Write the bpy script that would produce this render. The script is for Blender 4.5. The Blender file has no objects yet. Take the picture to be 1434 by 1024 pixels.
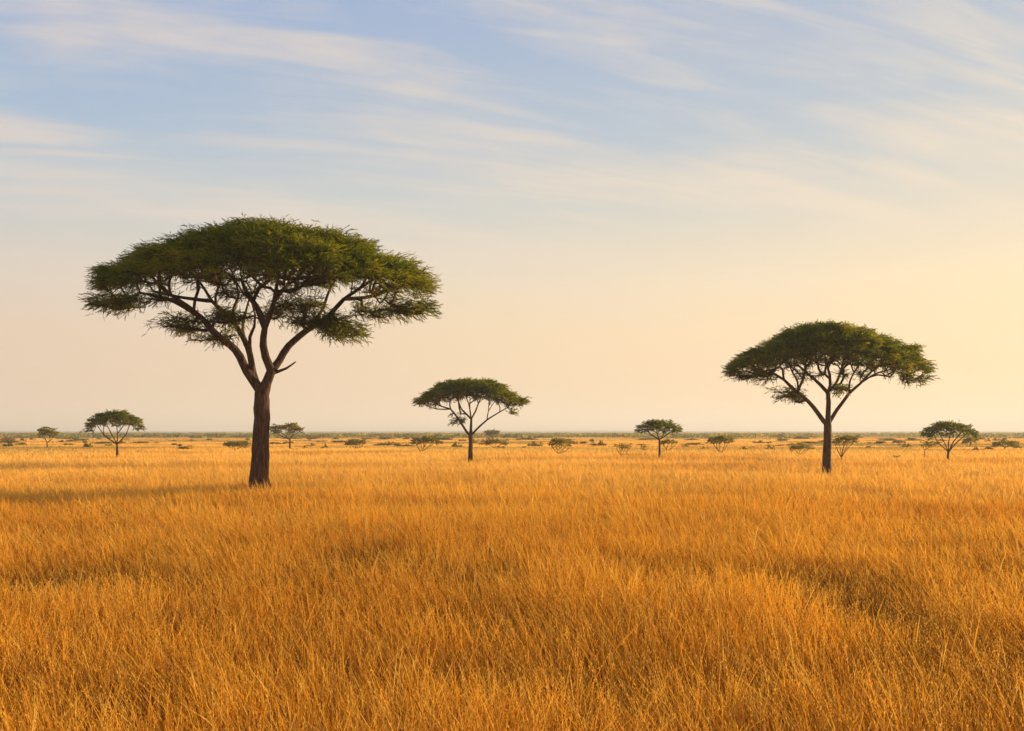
import bpy, math, random
import numpy as np
from mathutils import Vector

rad = math.radians
sc = bpy.context.scene
# ------------------------------------------------------------------ camera
HOR, F, CX = 605.0, 1394.0, 717.0          # horizon row, focal length, centre column (photo pixels)
EYE = 2.3
cam_d = bpy.data.cameras.new("camera")
cam = bpy.data.objects.new("camera", cam_d)
sc.collection.objects.link(cam)
sc.camera = cam
cam.location = (0, 0, EYE)
cam.rotation_euler = (rad(90), 0, 0)
cam_d.sensor_width = 36.0
cam_d.lens = 36.0 * F / 1434.0
cam_d.shift_y = (HOR - 512.0) / 1434.0
cam_d.clip_start = 0.05
cam_d.clip_end = 30000

# ------------------------------------------------------------------ sun and sky
SUN_EL, SUN_AZ = 8.2, 63.0                 # degrees, azimuth clockwise from the view direction (+Y)
world = bpy.data.worlds.new("World")
sc.world = world
world.use_nodes = True
nt = world.node_tree
nt.nodes.clear()
N = nt.nodes.new
def L(a, b, t=None):
    (t or nt).links.new(a, b)
out = N('ShaderNodeOutputWorld')
bg = N('ShaderNodeBackground')
bg.inputs['Strength'].default_value = 0.1
L(bg.outputs[0], out.inputs['Surface'])
sky = N('ShaderNodeTexSky')
sky.sky_type = 'NISHITA'
sky.sun_disc = False
sky.sun_elevation = rad(SUN_EL)
sky.sun_rotation = rad(SUN_AZ)
sky.dust_density = 2.0
tc = N('ShaderNodeTexCoord')
sep = N('ShaderNodeSeparateXYZ')
L(tc.outputs['Generated'], sep.inputs[0])
def M(op, a, b=None, c=None, clamp=False):
    n = N('ShaderNodeMath'); n.operation = op; n.use_clamp = clamp
    for i, v in enumerate((a, b, c)):
        if v is None: continue
        if isinstance(v, (int, float)): n.inputs[i].default_value = v
        else: L(v, n.inputs[i])
    return n.outputs[0]
def ramp(fac, stops, interp='LINEAR'):
    r = N('ShaderNodeValToRGB'); r.color_ramp.interpolation = interp
    e = r.color_ramp.elements
    while len(e) < len(stops): e.new(0.5)
    for el, (p, c) in zip(e, stops):
        el.position = p; el.color = (*c, 1)
    L(fac, r.inputs[0]); return r.outputs[0]
def mixc(f, a, b, blend='MIX'):
    n = N('ShaderNodeMix'); n.data_type = 'RGBA'; n.blend_type = blend; n.clamp_result = False
    for idx, v in ((0, f), (6, a), (7, b)):
        if isinstance(v, (int, float)): n.inputs[idx].default_value = v
        elif isinstance(v, tuple): n.inputs[idx].default_value = (*v, 1)
        else: L(v, n.inputs[idx])
    return n.outputs[2]
# side of the sky towards the sun is warmer: 0 away .. 1 towards
sx, sy, sz = sep.outputs
az = M('ADD', M('MULTIPLY', sx, 1.0), M('MULTIPLY', sy, 0.12))
azf = M('ADD', M('MULTIPLY', az, 0.95), 0.45, clamp=True)
colL = ramp(sz, [(0.0, (0.72, 0.52, 0.41)), (0.095, (0.74, 0.56, 0.44)), (0.146, (0.66, 0.59, 0.52)),
                 (0.214, (0.46, 0.56, 0.62)), (0.28, (0.34, 0.48, 0.66)), (0.40, (0.27, 0.40, 0.66)), (1.0, (0.12, 0.22, 0.48))])
colR = ramp(sz, [(0.0, (0.96, 0.66, 0.35)), (0.095, (1.0, 0.73, 0.41)), (0.146, (0.95, 0.75, 0.48)),
                 (0.214, (0.72, 0.66, 0.55)), (0.28, (0.50, 0.56, 0.60)), (0.40, (0.36, 0.46, 0.62)), (1.0, (0.14, 0.24, 0.48))])
base = mixc(azf, colL, colR)
# thin cirrus on a flat layer, streaks running from near left to far right
den = M('ADD', sz, 0.22)
u = M('DIVIDE', sx, den); v = M('DIVIDE', sy, den)
comb = N('ShaderNodeCombineXYZ'); L(u, comb.inputs[0]); L(v, comb.inputs[1])
rot = N('ShaderNodeMapping'); rot.inputs['Rotation'].default_value = (0, 0, rad(-17))
L(comb.outputs[0], rot.inputs[0])
mp = N('ShaderNodeMapping'); mp.inputs['Scale'].default_value = (0.9, 2.7, 1.0); mp.inputs['Location'].default_value = (2.1, 3.62, 0)
L(rot.outputs[0], mp.inputs[0])
n1 = N('ShaderNodeTexNoise'); n1.inputs['Scale'].default_value = 1.25; n1.inputs['Detail'].default_value = 7; n1.inputs['Roughness'].default_value = 0.56; n1.inputs['Distortion'].default_value = 0.35
L(mp.outputs[0], n1.inputs['Vector'])
mp2 = N('ShaderNodeMapping'); mp2.inputs['Scale'].default_value = (1.5, 9.0, 1.0); mp2.inputs['Location'].default_value = (4.3, 2.0, 0)
L(rot.outputs[0], mp2.inputs[0])
n2 = N('ShaderNodeTexNoise'); n2.inputs['Scale'].default_value = 1.6; n2.inputs['Detail'].default_value = 8; n2.inputs['Roughness'].default_value = 0.55; n2.inputs['Distortion'].default_value = 0.6
L(mp2.outputs[0], n2.inputs['Vector'])
cm = M('ADD', M('MULTIPLY', n1.outputs[0], 0.68), M('MULTIPLY', n2.outputs[0], 0.32))
cf = N('ShaderNodeMapRange'); cf.interpolation_type = 'SMOOTHSTEP'
cf.inputs['From Min'].default_value = 0.41; cf.inputs['From Max'].default_value = 0.67
L(cm, cf.inputs[0])
fadeh = N('ShaderNodeMapRange'); fadeh.inputs['From Min'].default_value = 0.04; fadeh.inputs['From Max'].default_value = 0.2
L(sz, fadeh.inputs[0])
cloudf = M('MULTIPLY', M('MULTIPLY', cf.outputs[0], fadeh.outputs[0]), 0.8)
cloudc = mixc(azf, (0.72, 0.62, 0.57), (0.86, 0.72, 0.55))
base = mixc(cloudf, base, cloudc)
sc10 = N('ShaderNodeVectorMath'); sc10.operation = 'SCALE'; sc10.inputs[3].default_value = 5.3
L(base, sc10.inputs[0])
skymix = mixc(0.95, sky.outputs[0], sc10.outputs[0])
L(skymix, bg.inputs['Color'])

sun_d = bpy.data.lights.new("sun", 'SUN')
sun = bpy.data.objects.new("sun", sun_d)
sc.collection.objects.link(sun)
sun_d.energy = 5.0
sun_d.angle = rad(0.6)
sun_d.color = (1.0, 0.76, 0.44)
sdir = Vector((math.sin(rad(SUN_AZ)) * math.cos(rad(SUN_EL)), math.cos(rad(SUN_AZ)) * math.cos(rad(SUN_EL)), math.sin(rad(SUN_EL))))
sun.rotation_euler = (-sdir).to_track_quat('-Z', 'Y').to_euler()
sun.location = (40, 20, 30)

sc.view_settings.view_transform = 'Standard'
sc.view_settings.look = 'None'
sc.view_settings.gamma = 1
sc.view_settings.exposure = 1.0
sc.cycles.max_bounces = 8
sc.cycles.diffuse_bounces = 3
sc.cycles.transmission_bounces = 4
sc.cycles.volume_bounces = 0

# ------------------------------------------------------------------ helpers
rng = np.random.default_rng(7)
_perm = np.random.default_rng(3).random((256, 256))
def vnoise(x, y):
    xi = np.floor(x).astype(int); yi = np.floor(y).astype(int)
    fx = x - xi; fy = y - yi
    fx = fx * fx * (3 - 2 * fx); fy = fy * fy * (3 - 2 * fy)
    a = _perm[xi & 255, yi & 255]; b = _perm[(xi + 1) & 255, yi & 255]
    c = _perm[xi & 255, (yi + 1) & 255]; d = _perm[(xi + 1) & 255, (yi + 1) & 255]
    return (a * (1 - fx) + b * fx) * (1 - fy) + (c * (1 - fx) + d * fx) * fy
def fbm(x, y, o=3):
    s = 0; a = 1; t = 0
    for i in range(o):
        s = s + a * vnoise(x * 2 ** i + 17.3 * i, y * 2 ** i + 5.1 * i); t += a; a *= 0.5
    return s / t
def sstep(a, b, x):
    t = np.clip((x - a) / (b - a), 0, 1); return t * t * (3 - 2 * t)
def ground_z(x, y):
    x = np.asarray(x, float); y = np.asarray(y, float)
    d = np.hypot(x, y)
    und = (fbm(x / 7.0 + 40, y / 7.0 + 11, 2) - 0.5) * 0.30 * (1 - sstep(40, 110, d))
    return und + 0.45 * sstep(45, 125, d)
def PX(x, y, d):                            # photo pixel at distance d -> world
    return ((x - CX) * d / F, d, EYE - (y - HOR) * d / F)
def dist_of(yb):
    return 1.8 * F / (yb - HOR)

def mesh_obj(name, verts, faces, mat, parent=None, col=None, smooth=False):
    """faces: an (n,k) int array or a list of them"""
    me = bpy.data.meshes.new(name)
    if not isinstance(faces, list): faces = [faces]
    faces = [f for f in faces if len(f)]
    verts = np.asarray(verts, np.float32)
    me.vertices.add(len(verts)); me.vertices.foreach_set('co', verts.ravel())
    loops = np.concatenate([f.ravel() for f in faces]).astype(np.int32)
    tot = np.concatenate([np.full(len(f), f.shape[1]) for f in faces]).astype(np.int32)
    st = np.concatenate([[0], np.cumsum(tot)[:-1]]).astype(np.int32)
    me.loops.add(len(loops)); me.loops.foreach_set('vertex_index', loops)
    me.polygons.add(len(tot)); me.polygons.foreach_set('loop_start', st)
    try: me.polygons.foreach_set('loop_total', tot)
    except Exception: pass
    if smooth: me.polygons.foreach_set('use_smooth', np.ones(len(tot), bool))
    if col is not None:
        a = me.attributes.new('tint', 'FLOAT_COLOR', 'POINT')
        c = np.ones((len(verts), 4), np.float32); c[:, :3] = col
        a.data.foreach_set('color', c.ravel())
    me.update(calc_edges=True); me.validate()
    me.materials.append(mat)
    o = bpy.data.objects.new(name, me)
    sc.collection.objects.link(o)
    if parent: o.parent = parent
    return o
def tag(o, label=None, cat=None, group=None, kind=None):
    if label: o['label'] = label
    if cat: o['category'] = cat
    if group: o['group'] = group
    if kind: o['kind'] = kind
    return o
def empty(name, loc):
    o = bpy.data.objects.new(name, None); o.location = loc
    o.empty_display_size = 0.3
    sc.collection.objects.link(o); return o

# ------------------------------------------------------------------ materials
def newmat(name):
    m = bpy.data.materials.new(name); m.use_nodes = True
    t = m.node_tree; t.nodes.clear()
    o = t.nodes.new('ShaderNodeOutputMaterial')
    return m, t, o
def leaf_mat(name, mult=(1, 1, 1), trans=(1, 1, 1), tf=0.4):
    """colour from the leaf tint attribute, thin translucent surface"""
    m, t, o = newmat(name)
    at = t.nodes.new('ShaderNodeAttribute'); at.attribute_name = 'tint'
    def mul(c):
        x = t.nodes.new('ShaderNodeMix'); x.data_type = 'RGBA'; x.blend_type = 'MULTIPLY'; x.inputs[0].default_value = 1
        t.links.new(at.outputs['Color'], x.inputs[6]); x.inputs[7].default_value = (*c, 1); return x.outputs[2]
    d = t.nodes.new('ShaderNodeBsdfDiffuse'); tr = t.nodes.new('ShaderNodeBsdfTranslucent')
    t.links.new(mul(mult), d.inputs[0]); t.links.new(mul(trans), tr.inputs[0])
    mx = t.nodes.new('ShaderNodeMixShader'); mx.inputs[0].default_value = tf
    t.links.new(d.outputs[0], mx.inputs[1]); t.links.new(tr.outputs[0], mx.inputs[2])
    t.links.new(mx.outputs[0], o.inputs[0])
    return m
mat_grass = leaf_mat('dry_grass', (1, 1, 1), (1.0, 0.92, 0.75), 0.42)
mat_leaf = leaf_mat('acacia_leaves', (1, 1, 1), (2.1, 1.75, 0.45), 0.5)
def bark_mat(name, c1, c2, sc_=9.0):
    m, t, o = newmat(name)
    p = t.nodes.new('ShaderNodeBsdfPrincipled'); p.inputs['Roughness'].default_value = 0.9
    tcn = t.nodes.new('ShaderNodeTexCoord'); mpn = t.nodes.new('ShaderNodeMapping')
    mpn.inputs['Scale'].default_value = (1, 1, 0.22)
    n = t.nodes.new('ShaderNodeTexNoise'); n.inputs['Scale'].default_value = sc_; n.inputs['Detail'].default_value = 8; n.inputs['Roughness'].default_value = 0.65
    t.links.new(tcn.outputs['Object'], mpn.inputs[0]); t.links.new(mpn.outputs[0], n.inputs['Vector'])
    r = t.nodes.new('ShaderNodeValToRGB'); r.color_ramp.elements[0].position = 0.35; r.color_ramp.elements[1].position = 0.68
    r.color_ramp.elements[0].color = (*c1, 1); r.color_ramp.elements[1].color = (*c2, 1)
    t.links.new(n.outputs[0], r.inputs[0]); t.links.new(r.outputs[0], p.inputs['Base Color'])
    b = t.nodes.new('ShaderNodeBump'); b.inputs['Strength'].default_value = 1.0; b.inputs['Distance'].default_value = 0.06
    t.links.new(n.outputs[0], b.inputs['Height']); t.links.new(b.outputs[0], p.inputs['Normal'])
    t.links.new(p.outputs[0], o.inputs[0])
    return m
mat_bark = bark_mat('acacia_bark', (0.016, 0.008, 0.004), (0.15, 0.066, 0.025), 13.0)

def ground_mat():
    m, t, o = newmat('savanna_ground')
    nd = t.nodes.new; lk = t.links.new
    p = nd('ShaderNodeBsdfDiffuse')
    g = nd('ShaderNodeNewGeometry'); s = nd('ShaderNodeSeparateXYZ'); lk(g.outputs['Position'], s.inputs[0])
    def noise(scale, detail, mapscale=(1, 1, 1)):
        mpn = nd('ShaderNodeMapping'); mpn.inputs['Scale'].default_value = mapscale
        lk(g.outputs['Position'], mpn.inputs[0])
        n = nd('ShaderNodeTexNoise'); n.inputs['Scale'].default_value = scale; n.inputs['Detail'].default_value = detail
        n.inputs['Roughness'].default_value = 0.6
        lk(mpn.outputs[0], n.inputs['Vector']); return n.outputs[0]
    def rr(fac, stops):
        r = nd('ShaderNodeValToRGB'); e = r.color_ramp.elements
        while len(e) < len(stops): e.new(.5)
        for el, (q, c) in zip(e, stops): el.position = q; el.color = (*c, 1)
        lk(fac, r.inputs[0]); return r.outputs[0]
    def mx(f, a, b):
        x = nd('ShaderNodeMix'); x.data_type = 'RGBA'
        lk(f, x.inputs[0]); lk(a, x.inputs[6]); lk(b, x.inputs[7]); return x.outputs[2]
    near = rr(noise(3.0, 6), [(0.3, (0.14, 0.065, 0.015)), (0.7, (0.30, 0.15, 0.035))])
    gold = rr(noise(0.06, 8), [(0.32, (0.62, 0.33, 0.07)), (0.5, (0.80, 0.45, 0.10)), (0.7, (0.86, 0.54, 0.15))])
    fine = rr(noise(0.9, 5), [(0.3, (0.55, 0.30, 0.06)), (0.7, (0.85, 0.50, 0.13))])
    gold2 = nd('ShaderNodeMix'); gold2.data_type = 'RGBA'; gold2.inputs[0].default_value = 0.4
    lk(gold, gold2.inputs[6]); lk(fine, gold2.inputs[7])
    olive = rr(noise(0.02, 8, (0.35, 1, 1)), [(0.35, (0.15, 0.14, 0.055)), (0.55, (0.28, 0.23, 0.09)), (0.68, (0.62, 0.40, 0.13))])
    def mr(a, b, v):
        x = nd('ShaderNodeMapRange'); x.interpolation_type = 'SMOOTHSTEP'
        x.inputs['From Min'].default_value = a; x.inputs['From Max'].default_value = b; lk(v, x.inputs[0]); return x.outputs[0]
    ln = nd('ShaderNodeVectorMath'); ln.operation = 'LENGTH'; lk(g.outputs['Position'], ln.inputs[0])
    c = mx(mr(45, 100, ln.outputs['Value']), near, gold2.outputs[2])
    # the olive scrub belt starts some 250-500 m out, with a ragged edge
    add = nd('ShaderNodeMath'); add.operation = 'MULTIPLY_ADD'; lk(noise(0.008, 4, (1, 1, 1)), add.inputs[0])
    add.inputs[1].default_value = -500; lk(ln.outputs['Value'], add.inputs[2])
    st = nd('ShaderNodeMath'); st.operation = 'MULTIPLY'; lk(mr(0.50, 0.60, noise(0.035, 6, (0.3, 1, 1))), st.inputs[0]); lk(mr(80, 160, ln.outputs['Value']), st.inputs[1])
    c = mx(st.outputs[0], c, olive)
    c = mx(mr(20, 330, add.outputs[0]), c, olive)
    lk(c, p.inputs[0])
    b = nd('ShaderNodeBump'); b.inputs['Strength'].default_value = 0.6; b.inputs['Distance'].default_value = 0.4
    lk(noise(0.9, 5), b.inputs['Height']); lk(b.outputs[0], p.inputs['Normal'])
    lk(p.outputs[0], o.inputs[0])
    return m
mat_ground = ground_mat()

# ------------------------------------------------------------------ ground sheet to the horizon
def ground():
    rs = [0.0]; r = 0.6
    while r < 13000: rs.append(r); r *= 1.028
    rs = np.array(rs[1:]); na = 420
    th = np.linspace(0, 2 * math.pi, na, endpoint=False)
    R, T = np.meshgrid(rs, th, indexing='ij')
    X = (R * np.cos(T)).ravel(); Y = (R * np.sin(T)).ravel()
    V = np.stack([X, Y, ground_z(X, Y)], 1)
    nr = len(rs)
    i, j = np.meshgrid(np.arange(nr - 1), np.arange(na), indexing='ij')
    a = i * na + j; b = i * na + (j + 1) % na
    Fq = np.stack([a, a + na, b + na, b], -1).reshape(-1, 4)
    V = np.vstack([V, [[0, 0, float(ground_z(0, 0))]]]); c = len(V) - 1
    jj = np.arange(na)
    Ft = np.stack([np.full(na, c), jj, (jj + 1) % na], 1)
    o = mesh_obj('ground', V, [Fq, Ft], mat_ground, smooth=True)
    tag(o, kind='structure')
ground()

def hills(name, d0, depth, peak, xr, col, seed):
    """a long low ridge: a heightfield strip standing on the plain"""
    m, t, o = newmat(name + '_cover')
    p = t.nodes.new('ShaderNodeBsdfDiffuse')
    g = t.nodes.new('ShaderNodeNewGeometry'); n = t.nodes.new('ShaderNodeTexNoise')
    n.inputs['Scale'].default_value = 0.01; n.inputs['Detail'].default_value = 8
    t.links.new(g.outputs['Position'], n.inputs['Vector'])
    r = t.nodes.new('ShaderNodeValToRGB'); r.color_ramp.elements[0].position = .35; r.color_ramp.elements[1].position = .7
    r.color_ramp.elements[0].color = (*[c * 0.7 for c in col], 1); r.color_ramp.elements[1].color = (*[c * 1.3 for c in col], 1)
    t.links.new(n.outputs[0], r.inputs[0]); t.links.new(r.outputs[0], p.inputs[0]); t.links.new(p.outputs[0], o.inputs[0])
    nx, ny = 700, 24
    xs = np.linspace(-xr, xr, nx); ys = np.linspace(0, 1, ny)
    X, Y = np.meshgrid(xs, ys, indexing='ij')
    prof = peak(X / d0) * (0.8 + 0.4 * fbm(X / (d0 * 0.10) + seed, Y * 0 + seed, 5))
    Z = prof * np.sin(np.pi * np.clip(Y, 0, 1)) ** 0.8 + 0.2
    Z = Z * (0.94 + 0.12 * fbm(X / (d0 * 0.012) + seed, Y * 4, 3)) - 0.3 * (Y <= 0) - 0.3 * (Y >= 1)
    Yw = d0 + (Y - 0.5) * depth
    V = np.stack([X, Yw, Z], -1).reshape(-1, 3)
    i, j = np.meshgrid(np.arange(nx - 1), np.arange(ny - 1), indexing='ij')
    a = i * ny + j
    Fq = np.stack([a, a + ny, a + ny + 1, a + 1], -1).reshape(-1, 4)
    ob = mesh_obj(name, V, Fq, m, smooth=True)
    tag(ob, kind='structure')
hills('hills', 3200, 900, lambda q: 5.2 + 1.2 * np.sin(q * 9 + 1), 2600, (0.16, 0.15, 0.07), 3.1)
hills('distant_hills', 8500, 1800, lambda q: 44 * (1 - sstep(-0.05, 0.35, q)) + 12, 7500, (0.14, 0.12, 0.09), 8.4)

# ------------------------------------------------------------------ grass
# patches of shorter, browner grass, shade of the dips painted into their colour, from the photo: (x, y, half width px, half height px, strength)
PATCH = [(60, 795, 130, 20, .9), (510, 783, 75, 15, 1.0), (420, 792, 60, 14, .7), (250, 800, 90, 14, .5), (660, 806, 90, 12, .5), (1225, 838, 85, 26, 1.0), (1130, 822, 60, 18, .6),
         (1290, 868, 70, 22, .8), (1160, 802, 130, 13, .7), (960, 812, 90, 12, .5), (1395, 790, 50, 10, .6), (190, 975, 90, 35, .7), (880, 955, 60, 28, .55),
         (385, 722, 46, 5, .6), (1340, 742, 60, 6, .6), (700, 862, 60, 14, .4), (1060, 935, 50, 20, .4), (60, 745, 80, 8, .4),
         (930, 690, 120, 3, .5), (560, 703, 90, 4, .4), (1250, 688, 80, 3, .6), (960, 790, 80, 8, .4), (30, 960, 50, 30, .5)]
def patch_field(x, y):
    d = np.maximum(y, 0.5)
    px = CX + x / d * F; py = HOR + 1.8 / d * F          # patch centres are turned into ground positions once
    s = np.zeros_like(x)
    for (cx, cy, wx, wy, k) in PATCH:
        D = 1.8 * F / (cy - HOR); X0 = (cx - CX) * D / F
        D1 = 1.8 * F / (cy + wy - HOR); D2 = 1.8 * F / (cy - wy - HOR)
        rx = wx * D / F; ry = (D2 - D1) / 2
        q = ((x - X0) / rx) ** 2 + ((y - (D1 + D2) / 2) / ry) ** 2
        q = q * (0.6 + 0.8 * fbm(x * 0.7 + cx, y * 0.7, 3))
        s = np.maximum(s, k * np.exp(-q * 0.9))
    return s
def grass():
    def sample(n_fn, d0, d1):
        # distance bands with constant density each
        P = []
        edges = np.geomspace(d0, d1, 40)
        for a, b in zip(edges[:-1], edges[1:]):
            m = (a + b) / 2
            w = 0.57 * m + 6.0
            n = int(n_fn(m) * 2 * w * (b - a))
            P.append(np.stack([rng.uniform(-w, w, n), rng.uniform(a, b, n)], 1))
        return np.vstack(P)
    dens = lambda d: 980 if d < 6 else 980 * (6.0 / d) ** 1.2 if d < 60 else 61.8 * (60 / d) ** 2.0
    P = sample(dens, 1.8, 620)
    # tufts
    T = sample(lambda d: dens(d) / 22.0, 1.8, 60)
    k = 13
    TT = np.repeat(T, k, 0)
    dT = np.hypot(TT[:, 0], TT[:, 1])
    off = rng.normal(0, 1, TT.shape) * (0.05 + 0.0025 * dT)[:, None]
    tid = np.repeat(np.arange(len(T)), k)
    n0 = len(P)
    P = np.vstack([P, TT + off])
    n = len(P)
    x, y = P[:, 0], P[:, 1]
    d = np.hypot(x, y)
    zb = ground_z(x, y) - 0.02
    pf = patch_field(x, y)
    big = fbm(x / 5.0 + 9, y / 5.0 + 4, 3)
    mid = fbm(x / 1.3 + 90, y / 1.3 + 47, 2)
    h = 0.42 + 0.22 * big + 0.18 * (mid - 0.3) + rng.normal(0, 0.07, n)
    tall = rng.random(n) < 0.12
    h = np.where(tall, h * rng.uniform(1.1, 1.45, n), h)
    th = rng.normal(0, 0.06, len(T)) + (rng.random(len(T)) < 0.10) * 0.16
    h[n0:] += 0.05 + th[tid]
    h = np.clip(h, 0.16, 1.0) * (1 - 0.5 * pf)
    # the plain closes up far away: blades shorten where the sheet itself rises
    h = h * (1 - 0.70 * sstep(60, 130, d))
    # lean: prevailing breeze to the left, plus clump fan and random
    wx = -0.13 + 0.30 * (fbm(x / 3.0 + 3, y / 3.0, 2) - 0.5) + rng.normal(0, 0.13, n)
    wy = -0.04 + rng.normal(0, 0.15, n)
    lt = rng.normal(0, 0.14, (len(T), 2))
    wx[n0:] += lt[tid, 0] + off[:, 0] * 1.6; wy[n0:] += lt[tid, 1] + off[:, 1] * 1.6
    az = rng.uniform(0, math.pi, n)
    w = (0.0019 + 0.00020 * d) * np.maximum(1, d / 60) ** 0.8 * rng.uniform(0.6, 1.35, n)
    typ = rng.random(n)
    W = np.where((typ < 0.6)[:, None], np.array([[1.0, 0.95, 0.6, 0.06]]), np.array([[0.5, 0.45, 0.95, 0.25]]))
    ts = np.array([0.0, 0.42, 0.78, 1.0])
    bend = rng.uniform(0.3, 1.5, n)
    V = np.zeros((n, 4, 2, 3), np.float32)
    for i, t in enumerate(ts):
        q = t + bend * t * t * 0.6
        cx = x + wx * h * q; cy = y + wy * h * q
        cz = zb + h * (t - 0.10 * bend * t * t)
        ox = np.cos(az + 0.5 * t) * w * W[:, i]; oy = np.sin(az + 0.5 * t) * w * W[:, i]
        V[:, i, 0] = np.stack([cx - ox, cy - oy, cz], 1); V[:, i, 1] = np.stack([cx + ox, cy + oy, cz], 1)
    base = (np.arange(n) * 8)[:, None]
    q0 = np.array([[0, 1, 3, 2], [2, 3, 5, 4], [4, 5, 7, 6]])
    Fq = (base[:, :, None] + q0[None]).reshape(-1, 4)
    # straw colours differ stem to stem and patch to patch
    straw = np.array([0.92, 0.51, 0.065]); amber = np.array([0.80, 0.34, 0.018]); brown = np.array([0.36, 0.13, 0.010]); pale = np.array([0.96, 0.62, 0.13])
    f = rng.random(n)[:, None]
    c = straw * (1 - f) + amber * f
    m2 = np.clip((fbm(x / 9.0 + 55, y / 9.0 + 5, 3) - 0.42) * 2.6, 0, 1)[:, None]
    c = c * (1 - 0.35 * m2) + amber * 0.35 * m2
    isb = (rng.random(n) < 0.14 + 0.12 * sstep(16, 7, d) + 0.5 * pf)[:, None]; c = np.where(isb, brown * rng.uniform(0.7, 1.3, (n, 1)), c)  # extra brown stems up close paint the shade deep between blades
    isp = ((rng.random(n) < 0.13) & (d < 45))[:, None]; c = np.where(isp, pale, c)
    c = c * rng.uniform(0.85, 1.12, (n, 1))
    c = c * (1 - 0.25 * pf[:, None])  # patches darkened in colour for the self-shadow of the dips
    # browner swathes and paler ones alternate across the plain
    sw = fbm(x / 14.0 + 21, y / 4.5 + 33, 3); sw2 = sstep(0.50, 0.68, sw)[:, None] * sstep(7, 12, d)[:, None]
    c = c * (1 - sw2 * np.array([0.22, 0.34, 0.45]))
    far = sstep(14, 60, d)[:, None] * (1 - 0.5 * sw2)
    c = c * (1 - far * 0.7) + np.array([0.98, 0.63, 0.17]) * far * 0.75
    # olive ground cover runs through the far grass in streaks and takes over beyond some 300 m
    st = sstep(0.50, 0.60, fbm(x / 26.0 + 3, y / 13.0 + 8, 5)) * sstep(70, 130, d)
    st = np.maximum(st, sstep(200, 420, d + 160 * (fbm(x / 90.0, y / 50.0, 3) - 0.5)))[:, None]
    olive = np.array([0.27, 0.22, 0.085]) * rng.uniform(0.6, 1.4, (n, 1))
    c = c * (1 - 0.8 * st) + olive * 0.8 * st
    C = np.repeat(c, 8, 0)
    # feathery seed plumes on the near tall stems
    sel = np.where((d < 24) & (tall | (rng.random(n) < 0.10)))[0]
    m = 9; ns = len(sel)
    t = np.linspace(0.74, 1.0, m)[None, :] + np.zeros((ns, 1))
    q = t + bend[sel][:, None] * t * t * 0.6
    Pc = np.stack([x[sel][:, None] + (wx[sel] * h[sel])[:, None] * q, y[sel][:, None] + (wy[sel] * h[sel])[:, None] * q,
                   zb[sel][:, None] + h[sel][:, None] * (t - 0.10 * bend[sel][:, None] * t * t)], -1)
    Dp = np.stack([wx[sel], wy[sel], np.ones(ns)], 1)[:, None] + rng.normal(0, 0.33, (ns, m, 3)); Dp /= np.linalg.norm(Dp, axis=2)[:, :, None]
    Sp = np.cross(Dp, rng.normal(0, 1, (ns, m, 3))); Sp /= np.linalg.norm(Sp, axis=2)[:, :, None]
    ll = rng.uniform(0.018, 0.034, (ns, m, 1)); lw = (0.0016 + 0.00012 * d[sel])[:, None, None]
    Vp = np.stack([Pc, Pc + Dp * ll * .5 - Sp * lw, Pc + Dp * ll, Pc + Dp * ll * .5 + Sp * lw], 2).reshape(-1, 3)
    Fp = np.arange(ns * m * 4).reshape(-1, 4) + n * 8
    Cp = np.repeat(np.array([[0.92, 0.52, 0.09]]) * rng.uniform(0.7, 1.05, (ns, 1)), m * 4, 0)
    V = np.vstack([V.reshape(-1, 3), Vp]); Fq = np.vstack([Fq, Fp]); C = np.vstack([C, Cp])
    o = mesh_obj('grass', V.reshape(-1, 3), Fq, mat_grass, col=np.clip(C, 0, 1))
    tag(o, 'tall dry golden grass covering the whole savanna plain', 'grass', kind='stuff')
    print('blades', n)
grass()

# ------------------------------------------------------------------ trees
def resample(pts, step):
    pts = [np.array(p, float) for p in pts]
    out = [pts[0]]
    for i in range(len(pts) - 1):
        p0 = pts[max(i - 1, 0)]; p1 = pts[i]; p2 = pts[i + 1]; p3 = pts[min(i + 2, len(pts) - 1)]
        n = max(1, int(np.linalg.norm(p2[:3] - p1[:3]) / step))
        for k in range(1, n + 1):
            t = k / n
            out.append(0.5 * ((2 * p1) + (-p0 + p2) * t + (2 * p0 - 5 * p1 + 4 * p2 - p3) * t * t + (-p0 + 3 * p1 - 3 * p2 + p3) * t ** 3))
    return out

class Skel:
    def __init__(s): s.p = []; s.par = []; s.r = []; s.man = []
    def add(s, p, par, r=0.0, man=False):
        s.p.append(np.array(p, float)); s.par.append(par); s.r.append(r); s.man.append(man); return len(s.p) - 1
    def finish(s, r0, e=2.3, capf=0.85):
        n = len(s.p); acc = np.zeros(n)
        rad_ = np.zeros(n)
        for i in range(n - 1, -1, -1):
            rr = acc[i] ** (1 / e) if acc[i] > 0 else r0
            if s.man[i]: rad_[i] = max(s.r[i], min(rr, s.r[i] * 1.1))
            else: rad_[i] = rr
            if s.par[i] >= 0: acc[s.par[i]] += max(rr, r0) ** e
        for i in range(n):
            if not s.man[i] and s.par[i] >= 0: rad_[i] = min(rad_[i], rad_[s.par[i]] * (capf if s.man[s.par[i]] else 1.0))
        s.r = rad_
    def chains(s):
        n = len(s.p); kids = [[] for _ in range(n)]
        for i, q in enumerate(s.par):
            if q >= 0: kids[q].append(i)
        res = []; st = [i for i in range(n) if s.par[i] < 0]; stack = [(None, i) for i in st]
        while stack:
            pa, i = stack.pop(); ch = [] if pa is None else [pa]
            while True:
                ch.append(i)
                k = kids[i]
                if not k: break
                k = sorted(k, key=lambda q: -(s.r[q] + (10 if s.man[q] else 0)))
                for q in k[1:]: stack.append((i, q))
                i = k[0]
            res.append((ch, pa is not None))
        return res

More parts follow.
